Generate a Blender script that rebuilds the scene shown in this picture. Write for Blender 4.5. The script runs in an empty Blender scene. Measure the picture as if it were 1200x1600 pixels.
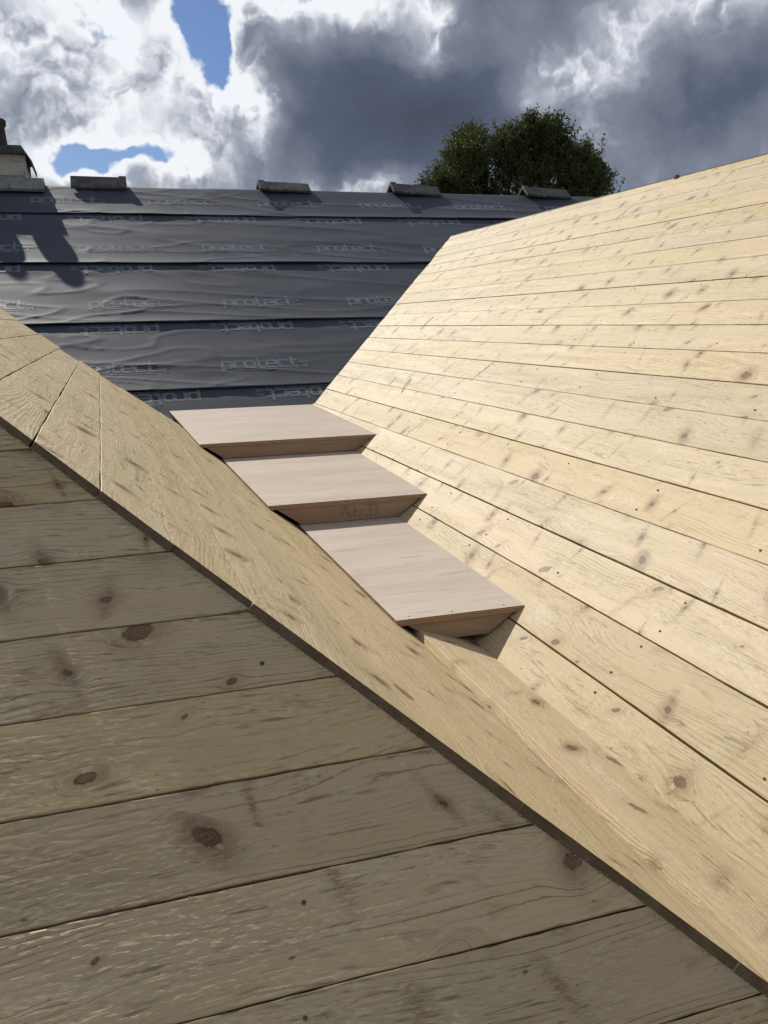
import bpy, bmesh, math, random
from mathutils import Vector, Matrix, noise
R = math.radians
random.seed(7)
scene = bpy.context.scene
C = scene.collection

# ------------------------------------------------------------------ camera
cam_d = bpy.data.cameras.new('camera'); cam = bpy.data.objects.new('camera', cam_d); C.objects.link(cam)
cam_d.sensor_fit = 'HORIZONTAL'; cam_d.sensor_width = 36.0; cam_d.lens = 36.0*1403.6/1200
cam_d.clip_start = .02; cam_d.clip_end = 3000
right = Vector((0.95507449, -0.2956455, -0.02065105)); down = Vector((-0.08085284, -0.19288691, -0.97788417)); fwd = Vector((0.28512373, 0.93562192, -0.20812515))
cam.matrix_world = Matrix(((right.x, -down.x, -fwd.x, 0), (right.y, -down.y, -fwd.y, 0), (right.z, -down.z, -fwd.z, 0), (0, 0, 0, 1)))
scene.camera = cam
scene.render.resolution_x = 768; scene.render.resolution_y = 1024
vs = scene.view_settings; vs.view_transform = 'Standard'; vs.look = 'None'; vs.gamma = 1; vs.exposure = 0.03; vs.use_curve_mapping = False
cy = scene.cycles; cy.max_bounces = 4; cy.diffuse_bounces = 2; cy.glossy_bounces = 1; cy.transmission_bounces = 2; cy.transparent_max_bounces = 4
cy.caustics_reflective = False; cy.caustics_refractive = False; cy.use_adaptive_sampling = True; cy.adaptive_threshold = .015

# ------------------------------------------------------------------ sun
SUN = Vector((-.34, 1, .816)).normalized()
sd = bpy.data.lights.new('sun', 'SUN'); sd.energy = 4.3; sd.angle = R(.53); sd.color = (1, .955, .88)
so = bpy.data.objects.new('sun', sd); C.objects.link(so); so.location = SUN*60
so.rotation_euler = SUN.to_track_quat('Z', 'Y').to_euler()
SUN_EL = math.asin(SUN.z); SUN_AZ = math.atan2(SUN.x, SUN.y)

# ------------------------------------------------------------------ node helper
class NT:
    def __init__(s, tree): s.t = tree; s.n = tree.nodes; s.l = tree.links; s.n.clear()
    def node(s, typ, **kw):
        nd = s.n.new(typ)
        for k, v in kw.items(): setattr(nd, k, v)
        return nd
    def put(s, sock, v):
        if hasattr(v, 'is_output'): s.l.new(v, sock)
        elif v is not None: sock.default_value = v
    def m(s, op, a, b=None, c=None, clamp=False):
        nd = s.node('ShaderNodeMath', operation=op); nd.use_clamp = clamp
        for i, v in enumerate((a, b, c)):
            if v is not None: s.put(nd.inputs[i], v)
        return nd.outputs[0]
    def add(s, a, b): return s.m('ADD', a, b)
    def sub(s, a, b): return s.m('SUBTRACT', a, b)
    def mul(s, a, b): return s.m('MULTIPLY', a, b)
    def div(s, a, b): return s.m('DIVIDE', a, b)
    def mad(s, a, b, c): return s.m('MULTIPLY_ADD', a, b, c)
    def smooth(s, v, lo, hi, a=0., b=1.):
        nd = s.node('ShaderNodeMapRange', interpolation_type='SMOOTHSTEP')
        s.put(nd.inputs[0], v); s.put(nd.inputs[1], lo); s.put(nd.inputs[2], hi); s.put(nd.inputs[3], a); s.put(nd.inputs[4], b)
        return nd.outputs[0]
    def lin(s, v, lo, hi, a=0., b=1.):
        nd = s.node('ShaderNodeMapRange', interpolation_type='LINEAR')
        s.put(nd.inputs[0], v); s.put(nd.inputs[1], lo); s.put(nd.inputs[2], hi); s.put(nd.inputs[3], a); s.put(nd.inputs[4], b)
        return nd.outputs[0]
    def xyz(s, x, y, z=0.):
        nd = s.node('ShaderNodeCombineXYZ')
        for i, v in enumerate((x, y, z)): s.put(nd.inputs[i], v)
        return nd.outputs[0]
    def sep(s, v):
        nd = s.node('ShaderNodeSeparateXYZ'); s.put(nd.inputs[0], v); return nd.outputs
    def vm(s, op, a, b=None):
        nd = s.node('ShaderNodeVectorMath', operation=op); s.put(nd.inputs[0], a)
        if b is not None: s.put(nd.inputs[1], b)
        return nd.outputs[0]
    def noise(s, vec, scale=1., detail=2., rough=.5, dist=0., dim='3D', col=False):
        nd = s.node('ShaderNodeTexNoise', noise_dimensions=dim)
        s.put(nd.inputs['Vector'], vec); s.put(nd.inputs['Scale'], scale); s.put(nd.inputs['Detail'], detail)
        s.put(nd.inputs['Roughness'], rough); s.put(nd.inputs['Distortion'], dist)
        return nd.outputs[1 if col else 0]
    def mix(s, f, a, b, blend='MIX'):
        nd = s.node('ShaderNodeMix', data_type='RGBA', blend_type=blend)
        s.put(nd.inputs[0], f); s.put(nd.inputs[6], a if hasattr(a, 'is_output') else (*a, 1)); s.put(nd.inputs[7], b if hasattr(b, 'is_output') else (*b, 1))
        return nd.outputs[2]
    def ramp(s, v, stops, interp='LINEAR'):
        nd = s.node('ShaderNodeValToRGB'); cr = nd.color_ramp; cr.interpolation = interp
        while len(cr.elements) < len(stops): cr.elements.new(.5)
        for e, (p, c) in zip(cr.elements, stops): e.position = p; e.color = (*c, 1)
        s.put(nd.inputs[0], v); return nd.outputs[0]
    def bump(s, h, strength, dist, normal=None):
        nd = s.node('ShaderNodeBump'); s.put(nd.inputs['Strength'], strength); s.put(nd.inputs['Distance'], dist); s.put(nd.inputs['Height'], h)
        if normal is not None: s.put(nd.inputs['Normal'], normal)
        return nd.outputs[0]
    def principled(s, col, rough, normal=None, spec=.5, **kw):
        b = s.node('ShaderNodeBsdfPrincipled'); s.put(b.inputs['Base Color'], col if hasattr(col, 'is_output') else (*col, 1))
        s.put(b.inputs['Roughness'], rough); s.put(b.inputs['Specular IOR Level'], spec)
        if normal is not None: s.put(b.inputs['Normal'], normal)
        for k, v in kw.items(): s.put(b.inputs[k], v)
        o = s.node('ShaderNodeOutputMaterial'); s.l.new(b.outputs[0], o.inputs[0]); return b
def material(name):
    m = bpy.data.materials.new(name); m.use_nodes = True; return m, NT(m.node_tree)

# ------------------------------------------------------------------ world: clear sky with broken cumulus
world = bpy.data.worlds.new('World'); scene.world = world; world.use_nodes = True
w = NT(world.node_tree)
sky = w.node('ShaderNodeTexSky', sky_type='NISHITA'); sky.sun_disc = False
sky.sun_elevation = SUN_EL; sky.sun_rotation = SUN_AZ; sky.altitude = 50; sky.air_density = 1.0; sky.dust_density = .6; sky.ozone_density = 2.5
dirv = w.node('ShaderNodeTexCoord').outputs['Generated']
warp1 = w.vm('SUBTRACT', w.noise(dirv, 7., 2, .55, col=True), (.5, .5, .5))
warp2 = w.vm('SUBTRACT', w.noise(dirv, 26., 3, .62, col=True), (.5, .5, .5))
wsum = w.vm('ADD', w.vm('MULTIPLY', warp1, (.075,)*3), w.vm('MULTIPLY', warp2, (.036,)*3))
dw = w.vm('ADD', dirv, wsum)
dx, dy, dz = w.sep(dw)
az = w.mul(w.m('ARCTAN2', dx, dy), 57.2958)
el = w.mul(w.m('ARCSINE', dz), 57.2958)
# cloud masses: azimuth, elevation, half-widths (degrees), thickness of the cloud there
BLOBS = [(0.4, 16.4, 5.6, 2.4, -.50), (-1.0, 12.3, 8.5, 1.3, -.10), (3.6, 11.0, 4.6, 1.6, -.26),
         (6.9, 17.2, 2.0, 2.8, -.76), (8.3, 14.6, 1.2, 1.9, -.80), (1.2, 9.2, 3.8, .85, -.80), (-1.2, 8.3, 2.2, .9, -.50), (5.0, 9.0, 2.0, 1.0, -.18),
         (10.6, 12.6, 1.5, 2.6, -.46), (17.5, 12.6, 5.8, 3.2, .46), (13.0, 9.6, 4.0, 1.6, .16), (23.0, 11.0, 4.8, 3.0, .28),
         (13.2, 17.6, 4.6, 1.4, -.52), (20.6, 16.2, 1.7, 2.0, -.46), (27.0, 17.8, 5.0, 1.8, .20),
         (26.4, 13.0, 2.2, 1.5, -.40), (30.4, 14.0, 3.0, 2.6, -.22), (29.6, 10.6, 2.2, 1.6, -.16), (36.6, 11.6, 4.6, 2.6, .38), (36.0, 16.0, 4., 1.4, -.18),
         (15.2, 7.7, 3.4, .6, -.30)]
D = None
for a, e, ra, re, amp in BLOBS:
    qa = w.div(w.sub(az, a), ra); qe = w.div(w.sub(el, e), re)
    g = w.mul(w.m('EXPONENT', w.mul(w.mad(qa, qa, w.mul(qe, qe)), -1.)), amp)
    D = g if D is None else w.add(D, g)
sunv = SUN.normalized()
def puffs(vec):                                        # rounded heaps with sharp creases between them
    nd = w.node('ShaderNodeTexNoise', noise_dimensions='3D', noise_type='RIDGED_MULTIFRACTAL'); w.put(nd.inputs['Vector'], vec)
    for k_, v_ in (('Scale', 13.), ('Detail', 3.), ('Roughness', .55), ('Lacunarity', 2.3), ('Offset', 1.), ('Gain', 1.4)): nd.inputs[k_].default_value = v_
    return w.mul(w.sub(1.0, nd.outputs[0]), .45)
pf = puffs(dw); pf2 = puffs(w.vm('ADD', dw, tuple(sunv*.010)))
big = w.noise(dirv, 3.4, 2, .5); mid = w.noise(dw, 11., 5, .58)
D = w.add(D, .56)
D = w.mad(w.sub(big, .5), .42, D)
Dm = w.mad(w.sub(mid, .5), .54, D)
Dc = w.mad(pf, .34, Dm)
thin = w.smooth(D, .75, .25)                           # crisp billows where the cloud is thin, soft inside the thick mass
Ds = w.mad(w.mul(w.sub(pf2, pf), w.mad(thin, .80, .05)), 1., Dm)
Ds = w.mad(w.mul(pf, thin), .22, Ds)
cover = w.smooth(Dc, -.13, .02)
cloud = w.ramp(w.lin(Ds, 0., 1.2), [(0., (.90, .93, .98)), (.15, (.90, .92, .95)), (.25, (.68, .71, .78)), (.36, (.40, .435, .505)), (.50, (.215, .245, .315)), (.72, (.100, .121, .178)), (1., (.068, .083, .126))])
skyc = w.vm('MULTIPLY', sky.outputs[0], (.043, .052, .070))
colr = w.mix(cover, skyc, cloud)
bg = w.node('ShaderNodeBackground'); w.put(bg.inputs[0], colr); bg.inputs[1].default_value = 0.97
world.cycles.sampling_method = 'MANUAL'; world.cycles.sample_map_resolution = 256
wo = w.node('ShaderNodeOutputWorld'); w.l.new(bg.outputs[0], wo.inputs[0])

# ------------------------------------------------------------------ materials
def timber(name, pale=(.600, .475, .288), dark=(.34, .235, .120), green=(.540, .435, .238), relief=1.0, gloss=.58, bd=.0017, ctr=1.35, bleach=.55):
    m, t = material(name)
    tc = t.node('ShaderNodeTexCoord').outputs['Object']; rnd = t.node('ShaderNodeObjectInfo').outputs['Random']
    x, y, z = t.sep(tc)
    x = t.mad(rnd, 57., x); y = t.mad(rnd, 13., t.mad(z, 1.3, y)); seed = t.mul(rnd, 31.)
    # knots: scattered feature points
    vor = t.node('ShaderNodeTexVoronoi', voronoi_dimensions='2D', feature='F1'); vor.inputs['Scale'].default_value = 1.; vor.inputs['Randomness'].default_value = .9
    KX, KY = 4.2, 9.5
    t.put(vor.inputs['Vector'], t.xyz(t.mul(x, KX), t.mul(y, KY)))
    px, py, _ = t.sep(vor.outputs['Position']); cr, cg, cb = t.sep(vor.outputs['Color'])
    ddx = t.sub(x, t.div(px, KX)); ddy = t.sub(y, t.div(py, KY))
    rad = t.mul(t.mad(t.m('POWER', cr, 2.2), .0115, .0034), t.m('LESS_THAN', cg, .74)); rad = t.m('MAXIMUM', rad, .0003)
    skew = t.add(ddx, t.mul(ddy, t.mad(cb, 1.6, -.8)))
    ex = t.mul(skew, t.mad(cg, .5, .60))
    dab = t.m('SQRT', t.add(t.mul(ex, ex), t.mul(ddy, ddy))); dist = t.div(dab, rad); near = t.smooth(dab, .058, .020)
    dcl = t.m('MAXIMUM', t.mul(dist, .50), 1.02)
    flow = t.mul(ddy, t.sub(1., t.mul(t.div(1., t.m('POWER', dcl, 1.5)), near)))          # grain flows round the knot
    wv = t.noise(t.xyz(t.mul(x, 1.6), t.mul(y, 6.), seed), 1., 1, .5)
    yy = t.mad(t.sub(wv, .5), .095, t.add(t.div(py, KY), flow))
    curl = t.noise(t.xyz(t.mul(x, 60.), t.mul(t.mad(x, .10, yy), 190.), seed), 1., 2, .62)
    fib = t.noise(t.xyz(t.mul(x, 16.), t.mul(yy, 150.), seed), 1., 2, .68)
    # growth-ring ridges, left standing by the saw in places
    ph = t.mad(t.sub(fib, .5), 1.3, t.mad(t.sub(curl, .5), .8, t.mul(t.mad(t.sub(wv, .5), .05, yy), 330.)))
    ridge = t.m('ABSOLUTE', t.m('SINE', ph))
    pm = t.smooth(t.noise(t.xyz(t.mul(x, 2.2), t.mul(yy, 17.), seed), 1., 2, .55), .40, .58)   # rough patches
    rm = t.smooth(t.noise(t.xyz(t.mul(x, 1.1), t.mul(yy, 22.), t.add(seed, 5.)), 1., 1), .45, .62) # ridged bands
    kerf = t.m('SINE', t.mul(t.mad(t.mul(y, y), 1.1, t.mad(y, .10, x)), 1150.))
    pit = t.smooth(t.noise(t.xyz(t.mul(x, 48.), t.mul(y, 105.), t.add(seed, 3.)), 1., 0), .155, .09)
    # colour
    wob = t.mad(t.sub(t.noise(t.xyz(t.mul(x, 75.), t.mul(y, 95.), seed), 1., 2, .6), .5), .75, 1.)
    kd = t.mul(dist, wob)
    tone = t.noise(t.xyz(t.mul(x, .8), t.mul(y, 7.), t.add(seed, 9.)), 1., 2, .6)
    col = t.mix(t.smooth(tone, .35, .72), pale, green)
    col = t.mix(t.mul(t.mul(t.smooth(ridge, .35, .05), t.mad(rm, .8, .2)), min(.9, .55*ctr)), col, dark)  # dark latewood lines, deepened with painted shade in the grooves
    blot = t.smooth(t.noise(t.xyz(t.mul(x, 7.), t.mul(yy, 26.), t.add(seed, 17.)), 1., 4, .72), .56, .76)
    col = t.mix(t.mul(blot, .62), col, (.35, .215, .110))
    white = t.smooth(t.noise(t.xyz(t.mul(x, 2.7), t.mul(yy, 13.), t.add(seed, 27.)), 1., 3, .65), .56, .70)
    col = t.mix(t.mul(white, t.mul(t.smooth(curl, .35, .62), bleach)), col, (.72, .655, .52))  # pale fuzzy patches, with the silvery sheen of lit boards painted in
    halo = t.mul(t.m('EXPONENT', t.mul(t.m('POWER', t.div(kd, 3.0), 2.), -1.)), near)
    col = t.mix(t.mul(halo, t.mad(cb, .60, .25)), col, (.30, .175, .09))
    # brown streak running across the board beside some knots
    strk = t.mul(t.m('EXPONENT', t.mul(t.m('POWER', t.div(skew, t.mad(cr, .017, .004)), 2.), -1.)), t.smooth(cb, .22, .45))
    strk = t.mul(strk, t.mul(t.smooth(t.m('ABSOLUTE', ddy), .075, .01), t.smooth(blot, -.9, .5)))
    strk = t.mul(strk, t.mul(t.smooth(curl, .30, .58), t.smooth(fib, .30, .55)))
    col = t.mix(strk, col, (.185, .108, .05))
    core = t.smooth(kd, 1.15, .85)
    kcol = t.mix(t.mad(t.m('SINE', t.mul(kd, 15.)), .35, .45), (.22, .12, .062), (.10, .054, .03))
    col = t.mix(t.mul(core, t.mad(cb, .25, .72)), col, kcol)
    rim = t.mul(t.mul(t.smooth(kd, .65, .95), t.smooth(kd, 1.30, 1.0)), t.smooth(curl, .38, .55))
    col = t.mix(t.mul(rim, .75), col, (.09, .052, .03))
    # relief shading painted in colour: pale raised fibres, darkened hollows between them
    col = t.mix(t.mul(t.mul(t.smooth(curl, .52, .70), t.mul(t.mad(pm, .75, .25), t.sub(1., core))), min(.75, .42*ctr)), col, (.69, .60, .44))
    col = t.mix(t.mul(t.mul(t.smooth(fib, .45, .28), t.mad(pm, .7, .3)), min(.9, .48*ctr)), col, (.26, .19, .108))
    col = t.mix(t.mul(t.smooth(curl, .335, .265), t.mad(pm, .45, .15)), col, (.20, .14, .08))
    crk = t.mul(t.smooth(t.m('ABSOLUTE', t.sub(t.noise(t.xyz(t.mul(x, 1.9), t.mul(yy, 60.), t.add(seed, 21.)), 1., 1), .5)), .016, .004), t.smooth(tone, .52, .62))
    col = t.mix(t.mul(crk, .55), col, (.17, .115, .065))
    col = t.mix(t.mul(pit, .75), col, (.12, .08, .045))
    val = t.mad(t.sub(t.m('FRACT', t.mul(rnd, 7.31)), .5), .10, 1.0)
    hsv = t.node('ShaderNodeHueSaturation'); t.put(hsv.inputs['Value'], val); t.put(hsv.inputs['Saturation'], t.mad(t.m('FRACT', t.mul(rnd, 3.7)), .14, .93)); t.put(hsv.inputs['Color'], col)
    # relief
    h = t.mul(fib, t.mad(pm, .7, .35))
    h = t.mad(curl, t.mad(pm, .75, .12), h)
    h = t.mad(ridge, t.mul(rm, .34), h)
    h = t.mad(kerf, .025, h); h = t.mad(pit, -.6, h)
    nrm = t.bump(h, relief, bd)
    t.principled(hsv.outputs[0], gloss, nrm, .35)
    return m
WOOD_ROUGH = timber('rough_sawn_softwood', pale=(.650, .490, .285), dark=(.30, .205, .105), green=(.600, .460, .245), relief=.8, bd=.0016, ctr=1.75, gloss=.75, bleach=.15)  # timber copy for the shaded hip: warmer colour, stronger painted relief
def endgrain():
    m, t = material('end_grain'); tc = t.node('ShaderNodeTexCoord').outputs['Object']; x, y, z = t.sep(tc); rnd = t.node('ShaderNodeObjectInfo').outputs['Random']
    n = t.noise(t.xyz(t.mul(x, 90.), t.mul(y, 90.), t.mad(z, 500., t.mul(rnd, 20.))), 1., 3, .6)
    n2 = t.noise(t.xyz(t.mul(y, 25.), t.mul(x, 25.), t.mul(rnd, 20.)), 1., 2)
    col = t.mix(t.smooth(n, .35, .65), (.17, .115, .068), (.235, .165, .10)); col = t.mix(t.mul(t.smooth(n2, .45, .65), .5), col, (.13, .085, .05))  # end grain tone, darkened further: shade of the cut hip edge painted in
    t.principled(col, .8, t.bump(n, .6, .002), .2); return m
ENDG = endgrain()
WOOD = timber('sawn_treated_softwood')

def plywood():
    m, t = material('birch_plywood')
    tc = t.node('ShaderNodeTexCoord').outputs['Object']; x, y, z = t.sep(tc); rnd = t.node('ShaderNodeObjectInfo').outputs['Random']
    s = t.mul(rnd, 40.)
    wv = t.noise(t.xyz(t.mul(x, 1.5), t.mul(y, 4.), s), 1., 2)
    yy = t.mad(t.sub(wv, .5), .05, y)
    g = t.noise(t.xyz(t.mul(x, 3.), t.mul(yy, 70.), s), 1., 4, .62)
    g2 = t.noise(t.xyz(t.mul(x, 14.), t.mul(yy, 340.), s), 1., 2, .6)
    big = t.noise(t.xyz(t.mul(x, 1.6), t.mul(y, 6.), s), 1., 3)
    col = t.mix(t.smooth(big, .3, .7), (.57, .485, .405), (.50, .415, .335))
    col = t.mix(t.mul(t.smooth(g, .50, .70), .55), col, (.40, .31, .235))
    col = t.mix(t.mul(t.smooth(g2, .5, .75), .22), col, (.44, .33, .24))
    col = t.mix(t.mul(t.smooth(t.noise(t.xyz(t.mul(x, 5.), t.mul(y, 26.), t.add(s, 7.)), 1., 3), .60, .76), .6), col, (.38, .26, .18))
    dirt = t.smooth(t.noise(t.xyz(t.mul(x, 9.), t.mul(y, 9.), t.add(s, 3.)), 1., 5, .7), .52, .74)
    col = t.mix(t.mul(dirt, .32), col, (.36, .29, .225))
    nrm = t.bump(t.mad(g2, .5, g), .25, .0010)
    t.principled(col, .52, nrm, .4); return m
PLY = plywood()
def plyedge():
    m, t = material('plywood_edge')
    tc = t.node('ShaderNodeTexCoord').outputs['Object']; x, y, z = t.sep(tc)
    band = t.smooth(t.m('SINE', t.mul(z, 6.2832/.0052)), -.35, .35)
    n = t.noise(t.xyz(t.mul(x, 40.), t.mul(y, 40.), t.mul(z, 300.)), 1., 3)
    col = t.mix(band, (.27, .165, .10), (.46, .33, .215)); col = t.mix(t.mul(t.smooth(n, .5, .7), .4), col, (.18, .11, .07))
    t.principled(col, .7, t.bump(t.add(n, band), .4, .001), .3); return m
PLYE = plyedge()
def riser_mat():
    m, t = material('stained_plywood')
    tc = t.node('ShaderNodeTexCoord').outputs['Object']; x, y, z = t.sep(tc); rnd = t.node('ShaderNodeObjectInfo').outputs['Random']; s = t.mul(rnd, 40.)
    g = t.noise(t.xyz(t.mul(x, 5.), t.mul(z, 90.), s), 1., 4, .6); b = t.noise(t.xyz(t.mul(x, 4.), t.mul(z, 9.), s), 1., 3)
    col = t.mix(t.smooth(b, .35, .68), (.40, .30, .215), (.35, .235, .155)); col = t.mix(t.mul(t.smooth(g, .5, .7), .4), col, (.25, .165, .105))  # brown plywood, its shade below the tread painted into the colour
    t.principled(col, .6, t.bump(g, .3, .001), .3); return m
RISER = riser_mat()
def felt():
    m, t = material('roofing_underlay')
    tc = t.node('ShaderNodeTexCoord').outputs['Object']; x, y, z = t.sep(tc)
    n = t.noise(tc, 900., 2); d = t.noise(t.xyz(t.mul(x, 2.), t.mul(y, 3.), t.mul(z, 3.)), 1., 5, .6); st = t.noise(t.xyz(t.mul(x, 9.), t.mul(y, 30.), 2.), 1., 3)
    col = t.mix(t.smooth(d, .35, .72), (.044, .051, .071), (.062, .071, .094)); col = t.mix(t.mul(t.smooth(st, .58, .75), .25), col, (.10, .10, .105))
    wr = t.noise(t.xyz(t.mul(x, 3.), t.mul(y, 16.), 1.), 1., 4, .55, .5)
    nrm = t.bump(n, .18, .0006, t.bump(wr, .16, .004))
    t.principled(col, t.mad(d, .14, .54), nrm, .38); return m
FELT = felt()
def printm():
    m, t = material('pale_print_on_underlay')
    tc = t.node('ShaderNodeTexCoord').outputs['Object']; d = t.noise(tc, 22., 4, .65); n = t.noise(tc, 900., 2)
    col = t.mix(t.smooth(d, .32, .70), (.165, .178, .205), (.105, .115, .138))
    t.principled(col, .45, t.bump(n, .18, .0006), .45); return m
PRINT = printm()
def simple(name, c1, c2, scale=6., rough=.85, bump=.5, bd=.006, c3=None):
    m, t = material(name); tc = t.node('ShaderNodeTexCoord').outputs['Object']
    n = t.noise(tc, scale, 6, .62); n2 = t.noise(tc, scale*9, 4, .6)
    col = t.mix(t.smooth(n, .32, .68), c1, c2)
    if c3: col = t.mix(t.smooth(t.noise(tc, scale*2.2, 5, .65), .56, .66), col, c3)
    t.principled(col, rough, t.bump(t.mad(n2, .5, n), bump, bd), .3); return m
TILE = simple('weathered_concrete_tile', (.075, .074, .070), (.14, .138, .128), 9., .9, .6, .008, (.20, .20, .17))
RENDER = simple('dirty_painted_render', (.66, .64, .58), (.56, .54, .48), 7., .9, .6, .01, (.40, .38, .33))
SLATE = simple('dark_stone_cap', (.055, .055, .056), (.10, .10, .098), 8., .85, .6, .01, (.15, .15, .13))
LEAD = simple('weathered_mortar_flashing', (.20, .20, .195), (.29, .285, .27), 11., .85, .7, .012, (.12, .12, .11))
POT = simple('sooty_clay_pot', (.055, .05, .052), (.085, .075, .072), 10., .8, .4, .005)
DARKIN = simple('dark_gap_backing', (.05, .042, .034), (.07, .058, .046), 12., .9, .2, .003)  # dark colour stands in for the unlit roof space behind the boards
BARK = simple('bark', (.07, .055, .04), (.13, .105, .08), 14., .95, .8, .02)
GROUND = simple('grass_and_gravel', (.06, .085, .03), (.10, .11, .05), .4, .95, .5, .05, (.17, .15, .12))
WALLM = simple('rendered_masonry', (.50, .47, .41), (.42, .39, .33), 3., .9, .4, .01)
STEEL = simple('galvanised_nail', (.07, .058, .045), (.12, .10, .08), 200., .85, .1, .0003)
def leafm():
    m, t = material('leaf'); geo = t.node('ShaderNodeNewGeometry'); rnd = geo.outputs['Random Per Island']
    col = t.mix(rnd, (.080, .096, .034), (.140, .146, .058))
    b = t.principled(col, .65, None, .2)
    tr = t.node('ShaderNodeBsdfTranslucent'); t.put(tr.inputs[0], t.mix(rnd, (.05, .075, .018), (.09, .11, .03)))
    mx = t.node('ShaderNodeMixShader'); mx.inputs[0].default_value = .30; t.l.new(b.outputs[0], mx.inputs[1]); t.l.new(tr.outputs[0], mx.inputs[2])
    out = [n for n in t.n if n.type == 'OUTPUT_MATERIAL'][0]; t.l.new(mx.outputs[0], out.inputs[0]); return m
LEAF = leafm()

# ------------------------------------------------------------------ object helpers
def link(name, me, mats, parent=None, M=None, kind=None):
    o = bpy.data.objects.new(name, me); C.objects.link(o)
    for mt in (mats if isinstance(mats, (list, tuple)) else [mats]): me.materials.append(mt)
    M = M or Matrix.Identity(4)
    if parent is not None:
        o.parent = parent; o.matrix_basis = parent_inv(parent) @ M
    else: o.matrix_basis = M
    if kind: o['kind'] = kind
    return o
def parent_inv(p):
    m = p.matrix_basis.copy(); q = p.parent
    while q is not None: m = q.matrix_basis @ m; q = q.parent
    return m.inverted()
def thing(name, label, cat, loc, group=None):
    o = bpy.data.objects.new(name, None); C.objects.link(o); o.empty_display_size = .1; o.matrix_basis = Matrix.Translation(loc)
    tag(o, label, cat, group); return o
def tag(o, label, cat, group=None):
    o['label'] = label; o['category'] = cat
    if group: o['group'] = group
def mesh(name, v, f, smooth=False):
    me = bpy.data.meshes.new(name); me.from_pydata([tuple(p) for p in v], [], f); me.update()
    if smooth: me.polygons.foreach_set('use_smooth', [True]*len(me.polygons))
    return me
def frame(o, ex, ey):
    ex = Vector(ex).normalized(); ey = Vector(ey).normalized(); ez = ex.cross(ey).normalized(); ey = ez.cross(ex)
    return Matrix(((ex.x, ey.x, ez.x, o[0]), (ex.y, ey.y, ez.y, o[1]), (ex.z, ey.z, ez.z, o[2]), (0, 0, 0, 1)))
def box_mesh(name, x0, x1, y0, y1, z0, z1, bev=0.):
    bm = bmesh.new(); bmesh.ops.create_cube(bm, size=1)
    for v in bm.verts: v.co = Vector((x0 if v.co.x < 0 else x1, y0 if v.co.y < 0 else y1, z0 if v.co.z < 0 else z1))
    if bev: bmesh.ops.bevel(bm, geom=bm.edges[:], offset=bev, segments=2, affect='EDGES', profile=.7)
    me = bpy.data.meshes.new(name); bm.to_mesh(me); bm.free(); return me

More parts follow.
